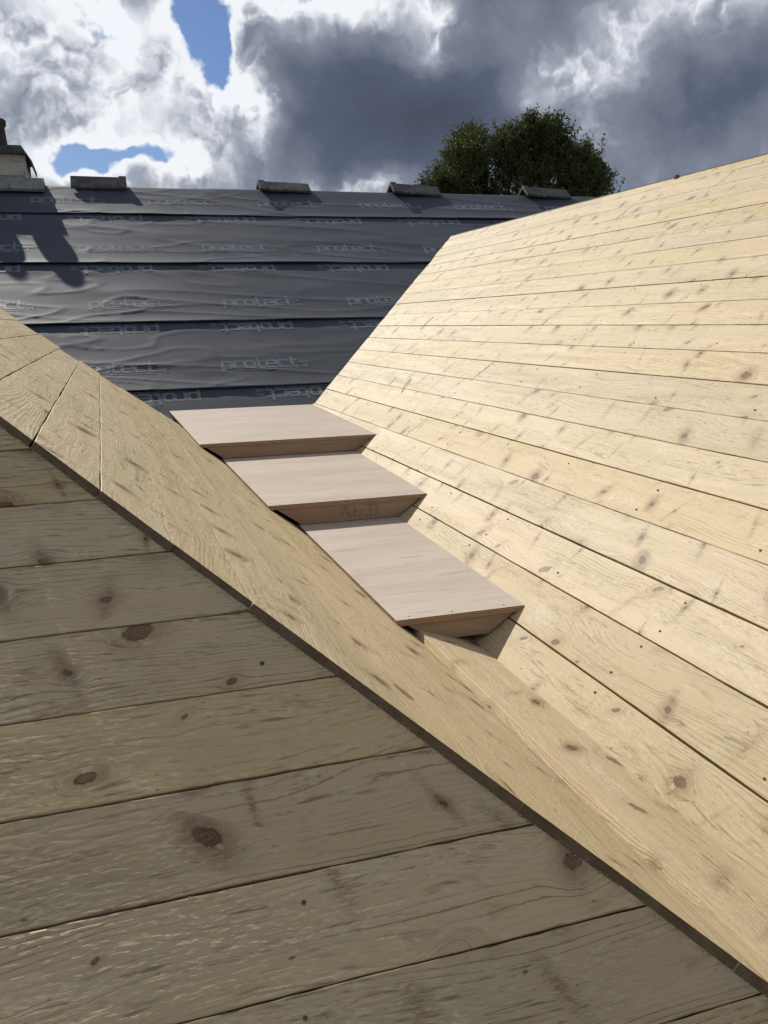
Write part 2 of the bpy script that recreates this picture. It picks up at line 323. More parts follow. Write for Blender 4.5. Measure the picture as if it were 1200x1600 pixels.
def sawn(x, y, sd):
    """height of torn fibres and standing grain on a rough-sawn face, metres"""
    yw = y+.010*noise.noise((x*2.4, y*9, sd))+.0025*noise.noise((x*11, y*30, sd+5))
    p = noise.noise((x*2.6, yw*24, sd+11))*1.6+noise.noise((x*9, yw*60, sd+2))*.5
    p = max(0., min(1., .5+p*1.3))
    n1 = noise.noise((x*30, yw*230, sd)); n2 = noise.noise((x*110+yw*90, yw*300, sd+3)); n3 = noise.noise((x*5, yw*70, sd+8))
    h = p*(.00022*(1-abs(n1)*2.2)+.00026*n2)+(1-p)*(.00004*n1+.00007*n2)
    g = abs(n3)
    if g < .07: h -= .0007*(1-g/.07)*max(0., min(1., noise.noise((x*3, yw*20, sd+30))*3))
    return h
def board(parent, F, W, la, lb, T=.021, seg=.12, rough=.0007, name='board', lift=0., cup=0., mat=None, bv=.0009, fine=None):
    """board in frame F: x along, y across, z up; la/lb = (start, end) at y=0 and at y=W"""
    L = max(la[1]-la[0], lb[1]-lb[0]); n = max(2, int(L/seg))
    prof = [(0, -T), (0, -bv), (bv, 0)]+[(W*q, cup*4*q*(1-q)) for q in (.1, .2, .3, .4, .5, .6, .7, .8, .9)]+[(W-bv, 0), (W, -bv), (W, -T)]
    ts = [i/n for i in range(n+1)]
    if fine is not None:                                  # rough-sawn relief where the board is seen close up
        prof = [(0, -T), (0, -bv), (bv, 0)]+[(W*q/78, 0) for q in range(1, 78)]+[(W-bv, 0), (W, -bv), (W, -T)]
        l0, l1 = la; t0 = (fine-l0)/(l1-l0); k1 = max(2, int((fine-l0)/.3)); k2 = int((l1-fine)/.0028)
        ts = [t0*q/k1 for q in range(k1)]+[t0+(1-t0)*q/k2 for q in range(k2+1)]; n = len(ts)-1
    sd = random.random()*100; off = (la[0]+la[1])*.5
    vs_, fs = [], []
    for i in range(n+1):
        t = ts[i]
        for k, (y, z) in enumerate(prof):
            u = y/W
            l0 = la[0]*(1-u)+lb[0]*u; l1 = la[1]*(1-u)+lb[1]*u; l = l0+(l1-l0)*t
            jy = 0.
            if k in (0, 1, 2): jy = noise.noise((l*6, sd, 0))*rough*1.6+noise.noise((l*31, sd, 3))*rough
            if k >= len(prof)-3: jy = noise.noise((l*6, sd+9, 0))*rough*1.6+noise.noise((l*31, sd+9, 3))*rough
            if i in (0, n): l += noise.noise((y*55, sd, i*3.))*.0032*(1 if 0 < k < len(prof)-1 else .4)+(.0012*random.uniform(-1, 1) if 2 <= k <= len(prof)-3 else 0)
            if fine is not None and 2 < k < len(prof)-3 and l > fine: z = z+sawn(l, y, sd)
            vs_.append((l-off, y+jy, z+lift))
    m = len(prof)
    for i in range(n):
        for k in range(m):
            k2 = (k+1) % m; fs.append((i*m+k, (i+1)*m+k, (i+1)*m+k2, i*m+k2))
    fs.append(tuple(range(m))); fs.append(tuple(n*m+k for k in reversed(range(m))))
    me = mesh(name, vs_, fs)
    bmn = bmesh.new(); bmn.from_mesh(me); bmesh.ops.recalc_face_normals(bmn, faces=bmn.faces[:]); bmn.to_mesh(me); bmn.free()
    ob = link(name, me, [mat or WOOD, ENDG], parent, F @ Matrix.Translation((off, 0, 0)))
    for p in me.polygons:
        if len(p.vertices) > 4: p.material_index = 1
        elif fine is not None and p.normal.z > .5: p.use_smooth = True
    return ob

# ------------------------------------------------------------------ planes of the place (metres, eye at the origin)
PR = R(34.8915); NR = Vector((-math.sin(PR), 0, math.cos(PR))); CR = -1.24629
PL = R(36.7); NL = Vector((math.sin(PL), 0, math.cos(PL))); CL = -.221469
PH = R(38.42); NH = Vector((0, -math.sin(PH), math.cos(PH))); CH = -1.15410
PF = math.atan2(1.391, 2.353); NF = Vector((0, -math.sin(PF), math.cos(PF))); CF = NF.dot(Vector((1.384, 6.178, -.554)))
zR = lambda x: (CR+math.sin(PR)*x)/math.cos(PR)
zL = lambda x: (CL-math.sin(PL)*x)/math.cos(PL)
zH = lambda y: (CH+math.sin(PH)*y)/math.cos(PH)
zF = lambda y: (CF+math.sin(PF)*y)/math.cos(PF)
xR = lambda z: (z*math.cos(PR)-CR)/math.sin(PR)
xL = lambda z: (CL-z*math.cos(PL))/math.sin(PL)
YRIDGE = 9.29

# ------------------------------------------------------------------ ground and house body
gme = mesh('ground', [(-1500, -1500, -5.2), (1500, -1500, -5.2), (1500, 1500, -5.2), (-1500, 1500, -5.2)], [(0, 1, 2, 3)])
g = link('ground', gme, GROUND, kind='structure')
house = thing('house_wall', 'pale rendered house walls underneath the timber and underlay roofs', 'wall', (1.5, 6, -5.2))
link('wall', box_mesh('wall', -4.5, 8.5, .15, 12.6, -5.2, -1.45), WALLM, house)

# ------------------------------------------------------------------ main roof under lapped underlay
XF0, XF1 = -3.2, 7.6
LAPS = [10.181, 9.239, 8.290, 7.395, 6.45]          # slope distance of each lower edge
STOP = YRIDGE/math.cos(PF)
def fold(x, s):
    """wrinkles of the sheet, metres off the slope"""
    a = noise.noise((x*.55+s*.5, s*4.2, 1.7))*.007 + noise.noise((x*1.3-s*.8, s*6., 5.1))*.0018
    r = 1-abs(noise.noise((x*.7+s*1.3, s*3.6+x*.35, 9.3)))*2.2
    a += max(0, r)**6*.006
    L = max(0., min(1., (2.4-x)/2.2))                # looser towards the chimney
    r2 = 1-abs(noise.noise((x*1.9+s*2.6, s*5.5-x*.9, 4.4)))*2.4
    a += L*(max(0, r2)**5*.006 + noise.noise((x*3., s*5., 2.2))*.0015)
    return a*.72
def lipwave(i, x):
    return .013+.010*noise.noise((x*.9, i*7.7, 0))+.006*noise.noise((x*3.1, i*3.3, 4))
def felt_h(i, x, s):
    e = s-LAPS[i]
    h = .005+fold(x, s)+max(0, lipwave(i, x))*math.exp(-(max(e, 0)/.07)**1.3)*.75+.004*math.exp(-(max(e, 0)/.35)**2)
    top = (LAPS[i-1] if i else 99)
    if s > top-.14:                                   # held flat where the sheet above presses on it
        k = min(1, (s-(top-.14))/.14); h = h*(1-k)+.002*k
    return h
def felt_pt(x, s, h): return Vector((x, s*math.cos(PF)-h*math.sin(PF), s*math.sin(PF)+h*math.cos(PF)+CF/math.cos(PF)))
# (slope point: y = s cos, z = zF(y); CF/cos = z at y=0)
mainroof = thing('main_roof', 'main roof slope covered in overlapping dark grey underlay with printed lettering', 'roof', (2.0, 9.29, -1.4))
def bottomwave(i, x): return .010*noise.noise((x*.8, i*5.5, 8))+.005*noise.noise((x*2.7, i*2.5, 3))
strips = []; HG = []
for i, lap in enumerate(LAPS):
    s1 = LAPS[i-1]+.10 if i else STOP
    nx = 420; ns = 56 if i else 40
    v, f, hg = [], [], []
    for a in range(ns+1):
        q = a/ns; q = q*q*.35+q*.65                     # finer near the lower lip
        for b in range(nx+1):
            x = XF0+(XF1-XF0)*b/nx
            s0 = lap+bottomwave(i, x); s = s0+(s1-s0)*q
            h = felt_h(i, x, s) if s <= (LAPS[i-1] if i else 99) else .001
            v.append(felt_pt(x, s, h)); hg.append(h)
    HG.append((hg, nx, ns, lap, s1))
    if i == 0:                                          # goes over the ridge and down the far side
        for rr in range(1, 7):
            for b in range(nx+1):
                x = XF0+(XF1-XF0)*b/nx; top = felt_pt(x, STOP, felt_h(0, x, STOP)); d = rr*.10
                v.append((x, top.y+.03+d*math.cos(PF), top.z+.004-d*math.sin(PF)))
        ns += 6
    for a in range(ns):
        for b in range(nx):
            k = a*(nx+1)+b; f.append((k, k+1, k+nx+2, k+nx+1))
    # turned-under lip gives the edge a thickness
    base = len(v)
    for b in range(nx+1):
        p = Vector(v[b]); v.append(p-NF*.0035+Vector((0, .001, 0)))
    for b in range(nx): f.append((b, base+b, base+b+1, b+1))
    strips.append(link('underlay_strip', mesh('underlay_strip', v, f, True), FELT, mainroof))
yb = YRIDGE+.03
link('slope_lining', mesh('slope_lining', [(XF0, yb, zF(YRIDGE)-.03), (XF1, yb, zF(YRIDGE)-.03), (XF1, 12.9, zF(YRIDGE)-.03-(12.9-yb)*.591), (XF0, 12.9, zF(YRIDGE)-.03-(12.9-yb)*.591)], [(0, 1, 2, 3)]), FELT, mainroof)
link('sarking', mesh('sarking', [(XF0, 5.1, zF(5.1)-.012), (XF1, 5.1, zF(5.1)-.012), (XF1, YRIDGE, zF(YRIDGE)-.012), (XF0, YRIDGE, zF(YRIDGE)-.012)], [(0, 1, 2, 3)]), DARKIN, mainroof)

# printed lettering: strokes on a unit cell (x 0..1, y 0 baseline .. 1 x-height)
GLY = {'p': ([[(0, -.45), (0, 1), (.85, 1), (1, .85), (1, .15), (.85, 0), (.05, 0)]], 1.0),
       'r': ([[(0, 0), (0, .8), (.2, 1), (.72, 1)]], .72),
       'o': ([[(.15, 0), (.85, 0), (1, .15), (1, .85), (.85, 1), (.15, 1), (0, .85), (0, .15), (.15, 0)]], 1.0),
       't': ([[(.12, 1.42), (.12, .2), (.3, 0), (.62, 0)], [(.12, 1), (.62, 1)]], .62),
       'e': ([[(.95, 0), (.15, 0), (0, .15), (0, .85), (.15, 1), (.85, 1), (1, .85), (1, .5), (.05, .5)]], 1.0),
       'c': ([[(.95, 0), (.15, 0), (0, .15), (0, .85), (.15, 1), (.95, 1)]], .95),
       'A': ([[(0, 0), (.5, 1.3), (1, 0)], [(.2, .45), (.8, .45)]], 1.0),
       '1': ([[(0, 1.0), (.3, 1.3), (.3, 0)]], .35)}
def seg_d(px, py, a, b):
    ax, ay = a; bx, by = b; vx, vy = bx-ax, by-ay; L = vx*vx+vy*vy
    t = 0 if L == 0 else max(0, min(1, ((px-ax)*vx+(py-ay)*vy)/L))
    return math.hypot(px-ax-vx*t, py-ay-vy*t)
def glyph_cells(word, cw, ch, gap, sw, cell):
    """filled cells (u, v) of a printed word, metres"""
    out = []; x = 0
    for chh in word:
        strokes, wd = GLY[chh]; segs = []
        for st in strokes:
            for a, b in zip(st, st[1:]): segs.append(((a[0]*cw+x, a[1]*ch), (b[0]*cw+x, b[1]*ch)))
        ys = [p[1] for s_ in segs for p in s_]; xs = [p[0] for s_ in segs for p in s_]
        iu0 = int(math.floor((min(xs)-sw)/cell)); iu1 = int((max(xs)+sw)/cell)+1; iv0 = int(math.floor((min(ys)-sw)/cell)); iv1 = int((max(ys)+sw)/cell)+1
        for iu in range(iu0, iu1):
            for iv in range(iv0, iv1):
                pu, pv = (iu+.5)*cell, (iv+.5)*cell
                if any(seg_d(pu, pv, a, b) < sw*.5 for a, b in segs): out.append((iu, iv))
        x += wd*cw+gap
    return out, x-gap
CELL = .006
word, WLEN = glyph_cells('protect', .068, .084, .024, .025, CELL)
word = set(word) | {(iu, iv) for iu in range(int(.07/CELL), int((WLEN+.01)/CELL)) for iv in range(-6, -4)}
suff, SLEN = glyph_cells('A1', .045, .045, .022, .012, CELL)
suff = set(suff)
def sheet_h(i, x, s):
    hg, nx, ns, lap, s1 = HG[i]; fb = (x-XF0)/(XF1-XF0)*nx; b0 = max(0, min(nx-1, int(fb))); ub = fb-b0
    s0 = lap+bottomwave(i, x); q = max(0., min(1., (s-s0)/(s1-s0))); fa = (-.65+math.sqrt(.4225+1.4*q))/.7*ns; a0 = max(0, min(ns-1, int(fa))); ua = fa-a0
    g_ = lambda a, b: hg[a*(nx+1)+b]
    return (g_(a0, b0)*(1-ub)+g_(a0, b0+1)*ub)*(1-ua)+(g_(a0+1, b0)*(1-ub)+g_(a0+1, b0+1)*ub)*ua
def print_word(i, x0, s0, flip):
    v, f, idx = [], [], {}
    sg = -1 if flip else 1
    def vert(u, t):
        key = (round(u, 5), round(t, 5))
        if key not in idx:
            x = x0+sg*u; s = s0+sg*t
            idx[key] = len(v); v.append(felt_pt(x, s, sheet_h(i, x, s)+.0011))
        return idx[key]
    top = LAPS[i-1]-.004+0 if i else STOP-.02
    def ok(t): return s0+sg*t < top+.02
    for iu, iv in word:
        if ok(iv*CELL) and ok((iv+1)*CELL): f.append(tuple(vert(a*CELL, b*CELL) for a, b in ((iu, iv), (iu+1, iv), (iu+1, iv+1), (iu, iv+1))))
    for iu, iv in suff:                                  # small A1 turned sideways after the word
        q = [(WLEN+.085-b*CELL, -.02+a*CELL) for a, b in ((iu, iv), (iu+1, iv), (iu+1, iv+1), (iu, iv+1))]
        if all(ok(t) for _, t in q): f.append(tuple(vert(*p) for p in q))
    link('printed_lettering', mesh('printed_lettering', v, f, True), PRINT, strips[i])
UP = [1.55, 1.93, .96, .82, .9]; DN = [None, 2.47, 1.46, 1.43, 1.63]
for i in range(5):
    for k in range(-3, 5):
        x = UP[i]+k*1.02
        if -1.4 < x < 5.4 and i < 4: print_word(i, x, LAPS[i]+.245, False)
        if DN[i] is not None:
            x = DN[i]+k*1.02
            if -.9 < x < 6.2: print_word(i, x, LAPS[i-1]-.035, True)

# ridge tiles weighing the sheet down
zr = zF(YRIDGE)
def ridge_tile(x0, x1, label, yaw=0., tilt=0., wing=.155, pitch=32, socket=-1, dz=0.):
    o = thing('ridge_tile', label, 'ridge tile', ((x0+x1)/2, YRIDGE+.02, zr+.02), 'ridge tiles left along the main ridge')
    o.rotation_euler = (0, tilt, yaw); hl = (x1-x0)/2; p = R(pitch); th = .022
    def sect(x, g):
        return [(x, -wing*math.cos(p)-g, -wing*math.sin(p)+.085+dz), (x, 0, .085+g+dz), (x, wing*math.cos(p)+g, -wing*math.sin(p)+.085+dz),
                (x, wing*math.cos(p)-.012, -wing*math.sin(p)+.085-th+dz), (x, 0, .085-th*1.2+dz), (x, -wing*math.cos(p)+.012, -wing*math.sin(p)+.085-th+dz)]
    def prism(x0, x1, g):
        a, b = sect(x0, g), sect(x1, g); v = a+b; f = [(k, (k+1) % 6, 6+(k+1) % 6, 6+k) for k in range(6)]
        f += [(0, 5, 4, 1), (1, 4, 3, 2), (6, 7, 10, 11), (7, 8, 9, 10)]
        me = mesh('tile', v, f); bm = bmesh.new(); bm.from_mesh(me); bmesh.ops.recalc_face_normals(bm, faces=bm.faces[:]); bmesh.ops.bevel(bm, geom=bm.edges[:], offset=.004, segments=1, affect='EDGES'); bm.to_mesh(me); bm.free(); return me
    for nm, me in (('tile_body', prism(-hl, hl, 0)), ('tile_socket', prism(-hl-.012, -hl+.05, .012) if socket < 0 else prism(hl-.055, hl+.012, .012))):
        ob = bpy.data.objects.new(nm, me); C.objects.link(ob); me.materials.append(TILE); ob.parent = o
ridge_tile(-.155, .335, 'grey ridge tile nearest the chimney, standing upright on the ridge', 0, R(.5), .16, 44, 1, -.006)
ridge_tile(1.61, 2.115, 'second grey ridge tile from the chimney, alone against the sky', R(2), R(1.5), .15, 36, -1, -.018)
ridge_tile(2.98, 3.50, 'third grey ridge tile from the chimney, just left of the tree', R(3), R(2.5), .16, 38, -1, -.012)
ridge_tile(4.48, 5.01, 'grey ridge tile below the tree, partly behind the boarded roof', R(2), R(2), .16, 38, -1, -.012)

# chimney
CHY = 9.55; k = CHY/9.25
chim = thing('chimney', 'pale rendered chimney stack with dark cap and clay pots at left edge', 'chimney', (-1.1, CHY+.3, .6))
cx0, cx1 = -1.70, -.54
me = box_mesh('stack', cx0, cx1, CHY, CHY+.62, .6, 1.60, .006); link('stack', me, RENDER, chim)
link('stack_base', box_mesh('stack_base', cx0-.02, cx1+.018, CHY-.02, CHY+.64, .6, 1.36, .012), LEAD, chim)
# sloping slab cap
dzc = -.012
v = [(cx0-.06, CHY-.07, 1.618), (cx1+.012, CHY-.07, 1.606), (cx1+.012, CHY+.69, 1.606), (cx0-.06, CHY+.69, 1.618),
     (cx0-.03, CHY-.05, 1.69), (cx1-.03, CHY-.04, 1.685), (cx1-.03, CHY+.66, 1.685), (cx0-.03, CHY+.66, 1.69), (cx1+.05, CHY-.07, 1.50), (cx1+.05, CHY+.69, 1.50), (cx1+.055, CHY-.06, 1.545), (cx1+.055, CHY+.68, 1.545)]
v = [(a_, b_, c_+dzc) for a_, b_, c_ in v]
cap = mesh('cap', v, [(0, 1, 5, 4), (1, 8, 10, 5), (8, 9, 11, 10), (10, 11, 6, 5), (4, 5, 6, 7), (2, 3, 7, 6), (9, 2, 6, 11), (3, 0, 4, 7), (0, 3, 2, 1), (1, 2, 9, 8)])
link('cap', cap, SLATE, chim)
def lathe(name, prof, cx, cy, n=24):
    v, f = [], []
    for r, z in prof:
        for a in range(n): v.append((cx+r*math.cos(2*math.pi*a/n), cy+r*math.sin(2*math.pi*a/n), z))
    for i in range(len(prof)-1):
        for a in range(n): f.append((i*n+a, i*n+(a+1) % n, (i+1)*n+(a+1) % n, (i+1)*n+a))
    f.append(tuple(range(n-1, -1, -1))); return mesh(name, v, f, True)
for px_, hgt in ((-.825, 1.915), (-1.20, 1.885)):
    link('pot', lathe('pot', [(.128, 1.64), (.125, 1.70), (.112, hgt-.05), (.128, hgt-.035), (.130, hgt+.01), (.120, hgt+.02), (.09, hgt+.01), (.085, 1.7)], px_, CHY+.18), POT, chim)
# saddle of mortar and flashing in front of the stack
v = []; f = []; n = 24
for b in range(n+1):
    x = -1.85+(1.85-.385)*b/n; j = .006*noise.noise((x*5, 0, 1))
    zt = 1.292+j if x > -.56 else 1.36+j
    sb = (9.12+.01*noise.noise((x*6, 3, 1)))/math.cos(PF)
    p0 = felt_pt(x, sb, .030); p1 = felt_pt(x, sb, .055); p2 = Vector((x, 9.27, zr+.065+j)); p3 = Vector((x, CHY-.01, zt+.05 if x < -.56 else zr-.02))
    v += [p0, p1, p2, p3]
for b in range(n):
    for q in range(3): f.append((b*4+q, b*4+q+1, b*4+q+5, b*4+q+4))
f.append((0, 1, 2, 3)); f.append((n*4+3, n*4+2, n*4+1, n*4))
fm = mesh('flashing', v, f); bm = bmesh.new(); bm.from_mesh(fm); bmesh.ops.recalc_face_normals(bm, faces=bm.faces[:]); bm.to_mesh(fm); bm.free()
link('flashing', fm, LEAD, chim)

# ------------------------------------------------------------------ right boarded roof
rroof = thing('boarded_roof', 'sunlit pale timber boarded roof slope rising to the right of the gutter', 'roof', (2.2, 3, -1.4))
WB = .15; eW = Vector((math.cos(PR), 0, math.sin(PR)))      # up the slope
X1 = 21.5511705*WB                                           # joint 1, counted from the ridge
def valleyY(x): return 6.178+(x-1.384)*(8.531-6.178)/(3.379-1.384)
JOINT = {0: [4.18, 6.95], 1: [4.93], 2: [6.2], 3: [5.55], 4: [7.1, 4.18], 5: [], 6: [6.25, 4.93], 7: [5.6], 8: [4.18], 9: [4.86], 10: [5.58], 11: [4.2], 12: [4.18], 13: [5.5], 14: [4.16], 15: [], 16: [], 17: [], 18: [], 19: [], -1: [5.6]}
for kk in range(-1, 20):
    top = X1-kk*WB*math.cos(PR); W = WB-.0032-random.random()*.0016
    if kk == -1: W = .088
    xl = top-WB*math.cos(PR) if kk >= 0 else X1
    if kk == -1: xl = X1
    o = Vector((xl, 0, zR(xl)))
    F = frame(o, (0, -1, 0), eW) ; F = frame(o+NR*0, (0, 1, 0), eW)
    F = frame(o, (0, -1, 0), eW)      # x towards the viewer so that z is the outward normal
    ya = valleyY(xl)+random.uniform(-.03, .02); ybb = valleyY(xl+W*math.cos(PR))+random.uniform(-.03, .02)
    cuts = sorted(JOINT.get(kk, []), reverse=True)
    ends = []
    start_a, start_b = -ya, -ybb
    for cpos in cuts:
        d1, d2 = random.uniform(-.004, .004), random.uniform(-.004, .004)
        ends.append((start_a, -cpos-.0012+d1, start_b, -cpos-.0012+d2)); start_a, start_b = -cpos+.0012+d1, -cpos+.0012+d2
    ends.append((start_a, .9, start_b, .9))
    for a0, a1, b0, b1 in ends:
        board(rroof, F, W, (a0, a1), (b0, b1), T=.02, seg=.14, lift=random.uniform(-.0012, .0016), cup=random.uniform(-.001, .001), rough=.0009)
# lowest cut board of the slope, its foot running into the valley
xl = X1-19*WB*math.cos(PR)-WB*math.cos(PR)
# capping board along the ridge
zrg = X1+.0865*math.cos(PR)
F = frame(Vector((zrg-.004, 0, zR(zrg-.004)+.004)), (0, -1, 0), (math.cos(R(10)), 0, math.sin(R(10))))
board(rroof, F, .11, (-valleyY(zrg)-.10, .9), (-valleyY(zrg)-.13, .9), T=.018, name='ridge_board')
# far side, and dark backing added to keep the board gaps dark
zt = zR(3.40)
link('backing_sheet', mesh('backing_sheet', [(.90, -.9, zR(.90)-.030), (3.385, -.9, zR(3.385)-.030), (3.385, valleyY(3.385)-.03, zR(3.385)-.030), (.90, valleyY(.90)-.03, zR(.90)-.030)], [(0, 1, 2, 3)]), DARKIN, rroof)
link('slope_lining', mesh('slope_lining', [(3.44, -.9, zt-.03), (6.6, -.9, zt-2.23), (6.6, 9.2, zt-2.23), (3.44, 8.6, zt-.03)], [(0, 1, 2, 3)]), WOOD, rroof)

# ------------------------------------------------------------------ left hipped roof
lroof = thing('hipped_roof', 'timber boarded hip roof with shaded near end and sunlit gutter side', 'roof', (-.6, 2.4, -1.4))
AM = Vector((0.29637193, 1.21492719, -0.49713212)); AD = Vector((0.64036668, -0.60174852, -0.47731461))   # hip arris
def arrisY(x): return AM.y+(x-AM.x)*AD.y/AD.x
def arrisX_from_y(y): return AM.x+(y-AM.y)*AD.x/AD.y
LJ = [-.224, -.124, -.022, .084]
for q in range(7): LJ.append(LJ[-1]+.1045)
LJ[-1] = min(LJ[-1], .806)
for q in range(12): LJ.insert(0, LJ[0]-.1035)
eWL = Vector((-math.cos(PL), 0, math.sin(PL)))              # up the slope
for a, b in zip(LJ, LJ[1:]):
    W = (b-a)/math.cos(PL)-(.0026+random.random()*.0006 if b < .1 else .0008)
    o = Vector((b, 0, zL(b))); F = frame(o, (0, 1, 0), eWL)
    far = random.uniform(5.22, 5.45)+max(0, -a-.35)*.9
    d = random.uniform(-.006, .004) if b < .5 else random.uniform(-.0015, .0015)
    board(lroof, F, W, (arrisY(b)+d, far), (arrisY(b-W*math.cos(PL))+d+random.uniform(-.003, .003), far+random.uniform(-.015, .015)), T=.0155, seg=.08, rough=(.0011 if b < .1 else 0), lift=random.uniform(-.0004, .0004) if b < .1 else 0, bv=.0009 if b < .1 else .0001)
XRL = LJ[0]
# shaded hip end
HS = [2.056, 1.931, 1.809, 1.679, 1.547, 1.414, 1.279, 1.145, 1.014]
while HS[0] < 3.3: HS.insert(0, HS[0]+.129)
while HS[-1] > .3: HS.append(HS[-1]-.131)
tl = .012
eLH = Vector((1, 0, 0))+Vector((0, math.cos(PH), math.sin(PH)))*tl; eWH = Vector((0, math.cos(PH), math.sin(PH)))
for s1, s0 in zip(HS, HS[1:]):
    W = s1-s0-.0022-random.random()*.0018
    y = s0*math.cos(PH); o = Vector((0, y, zH(y))); F = frame(o, eLH, eWH)
    def endx(s):                                             # where the arris cuts this course
        yy = s*math.cos(PH); return arrisX_from_y(yy)-.0095+.011
    r0, r1 = endx(s0+tl*.3), endx(s0+W+tl*.3)
    l0, l1 = -3.05-r0, -3.05-r1
    if r1 < l1+.1: continue
    j = random.uniform(-.004, .004)
    board(lroof, F, W, (l0, r0+j), (l1, r1+j), T=.021, seg=.06, rough=.0010, lift=random.uniform(-.00008, .00008), mat=WOOD_ROUGH, fine=(-.26 if .88 < s0 < 2.1 else None))
# dark backing added under both faces to darken the gaps, far side
bk = [(arrisX_from_y(.35), .37), (XRL, arrisY(XRL)+.03)]
link('backing_sheet', mesh('backing_sheet', [(.80, arrisY(.80)+.05, zL(.80)-.034), (.80, 5.2, zL(.80)-.034), (XRL, 5.2, zL(XRL)-.034), (XRL, arrisY(XRL)+.05, zL(XRL)-.034)], [(0, 1, 2, 3)]), DARKIN, lroof)
yt = arrisY(-1.52)
link('backing_sheet', mesh('backing_sheet', [(-3.05-arrisX_from_y(.3)+.03, .3, zH(.3)-.032), (arrisX_from_y(.3)-.03, .3, zH(.3)-.032), (-1.50, yt-.05, zH(yt-.05)-.032), (-1.55, yt-.05, zH(yt-.05)-.032)], [(0, 1, 2, 3)]), DARKIN, lroof)
zt = zL(XRL)
link('slope_lining', mesh('slope_lining', [(XRL-.01, arrisY(XRL), zt-.02), (XRL-.01, 8., zt-.02), (-3.9, 8., zL(.8)), (-3.9, arrisY(.8), zL(.8))], [(0, 3, 2, 1)]), WOOD, lroof)

# ------------------------------------------------------------------ stepped plywood gutter
def step(yb, yf, zb, zfr, rise, label, xoff):
    o = thing('gutter_step', label, 'gutter step', ((xL(zfr)+xR(zfr))/2, yf, zfr-rise), 'stepped plywood gutter boxes')
    T = .018; L = math.hypot(yb-yf, zb-zfr); ey = Vector((0, yb-yf, zb-zfr)).normalized()
    xm = (xL(zfr)+xR(zfr))/2
    F = frame((xm, yf, zfr), (1, 0, 0), ey)
    fl, fr, bl, br = xL(zfr)+.004-xm+xoff, xR(zfr)-.003-xm, xL(zb)+.006-xm+xoff, xR(zb)-.003-xm
    v = [(fl, 0, -T), (fr+.012, 0, -T), (br+.012, L, -T), (bl, L, -T), (fl, 0, 0), (fr, 0, 0), (br, L, 0), (bl, L, 0)]
    v[0] = (fl+.004, 0, -T); v[3] = (bl+.004, L, -T); v[1] = (fr-.006, 0, -T); v[2] = (br-.006, L, -T)
    me = mesh('tread', v, [(4, 5, 6, 7), (0, 1, 5, 4), (1, 2, 6, 5), (2, 3, 7, 6), (3, 0, 4, 7), (3, 2, 1, 0)])
    bm = bmesh.new(); bm.from_mesh(me); bmesh.ops.bevel(bm, geom=bm.edges[:], offset=.0008, segments=1, affect='EDGES')
    me.materials.append(PLY); me.materials.append(PLYE)
    for fc in bm.faces: fc.material_index = 0 if abs(fc.normal.z) > .8 else 1
    bm.to_mesh(me); bm.free()
    ob = bpy.data.objects.new('tread', me); C.objects.link(ob); ob.parent = o; ob.matrix_basis = Matrix.Translation(-o.matrix_basis.translation) @ F
    z1 = zfr-T-.001; z0 = zfr-rise; yy = yf+.006
    a = [(xL(z1)+.012+xoff, z1), (xR(z1)-.008, z1), (xR(z0)-.006, z0), (xL(z0)+.02+xoff, z0)]
    v = [(x, yy, z) for x, z in a]+[(x, yy+.015, z) for x, z in a]
    me = mesh('riser', v, [(0, 3, 2, 1), (4, 5, 6, 7), (0, 1, 5, 4), (1, 2, 6, 5), (2, 3, 7, 6), (3, 0, 4, 7)])
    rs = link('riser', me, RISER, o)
    return o, rs
step(6.40, 4.505, -.556, -.581, .078, 'topmost pale plywood gutter step against the underlay', .009)
o2, riser2 = step(4.64, 3.335, -.660, -.681, .084, 'middle pale plywood gutter step between the two roofs', .009)
step(3.46, 2.162, -.766, -.778, .070, 'lowest and nearest pale plywood gutter step', .009)
# timber lining board in the valley foot
F = frame((.750, 0, -.812), (0, -1, 0), (.172, 0, -.062))
gb = board(None, F, .183, (-2.75, .6), (-2.75, .6), T=.026, name='valley_board', seg=.08, rough=.001)
tag(gb, 'timber board lying in the valley below the lowest plywood step', 'board')

# ------------------------------------------------------------------ tree behind the main roof
tree = thing('tree', 'dark bushy leafy tree standing beyond the main roof ridge', 'tree', (11.6, 24.2, -5.2))
def limb(pts, rads, n=8):
    v, f = [], []
    for i, (p, r) in enumerate(zip(pts, rads)):
        d = (Vector(pts[min(i+1, len(pts)-1)])-Vector(pts[max(i-1, 0)])).normalized(); a = d.orthogonal().normalized(); b = d.cross(a)
        for k_ in range(n): v.append(Vector(p)+a*r*math.cos(6.2832*k_/n)+b*r*math.sin(6.2832*k_/n))
    for i in range(len(pts)-1):
        for k_ in range(n): f.append((i*n+k_, i*n+(k_+1) % n, (i+1)*n+(k_+1) % n, (i+1)*n+k_))
    return v, f
tv, tf = limb([(11.6, 24.2, -5.2), (11.65, 24.2, -3), (11.55, 24.25, -1), (11.6, 24.2, .8), (11.7, 24.2, 2.4)], [.30, .24, .2, .16, .10])
link('trunk', mesh('trunk', tv, tf, True), BARK, tree)
TUFTS = [(8.9, 3.6, .75), (9.3, 4.3, .70), (9.9, 4.75, .62), (10.15, 5.05, .5), (10.7, 4.6, .8), (11.2, 4.8, .7), (11.7, 5.05, .62), (12.25, 5.05, .6), (12.7, 4.7, .65), (13.3, 4.4, .62), (13.85, 4.7, .42), (14.1, 4.0, .6), (14.25, 3.3, .6),
         (13.2, 3.5, .9), (12.2, 3.9, 1.0), (11.2, 3.8, 1.1), (10.2, 3.7, 1.0), (9.4, 3.1, .9), (10.5, 2.6, 1.1), (11.8, 2.5, 1.2), (13.1, 2.5, 1.0), (14.1, 2.4, .7), (9.0, 2.4, .7)]
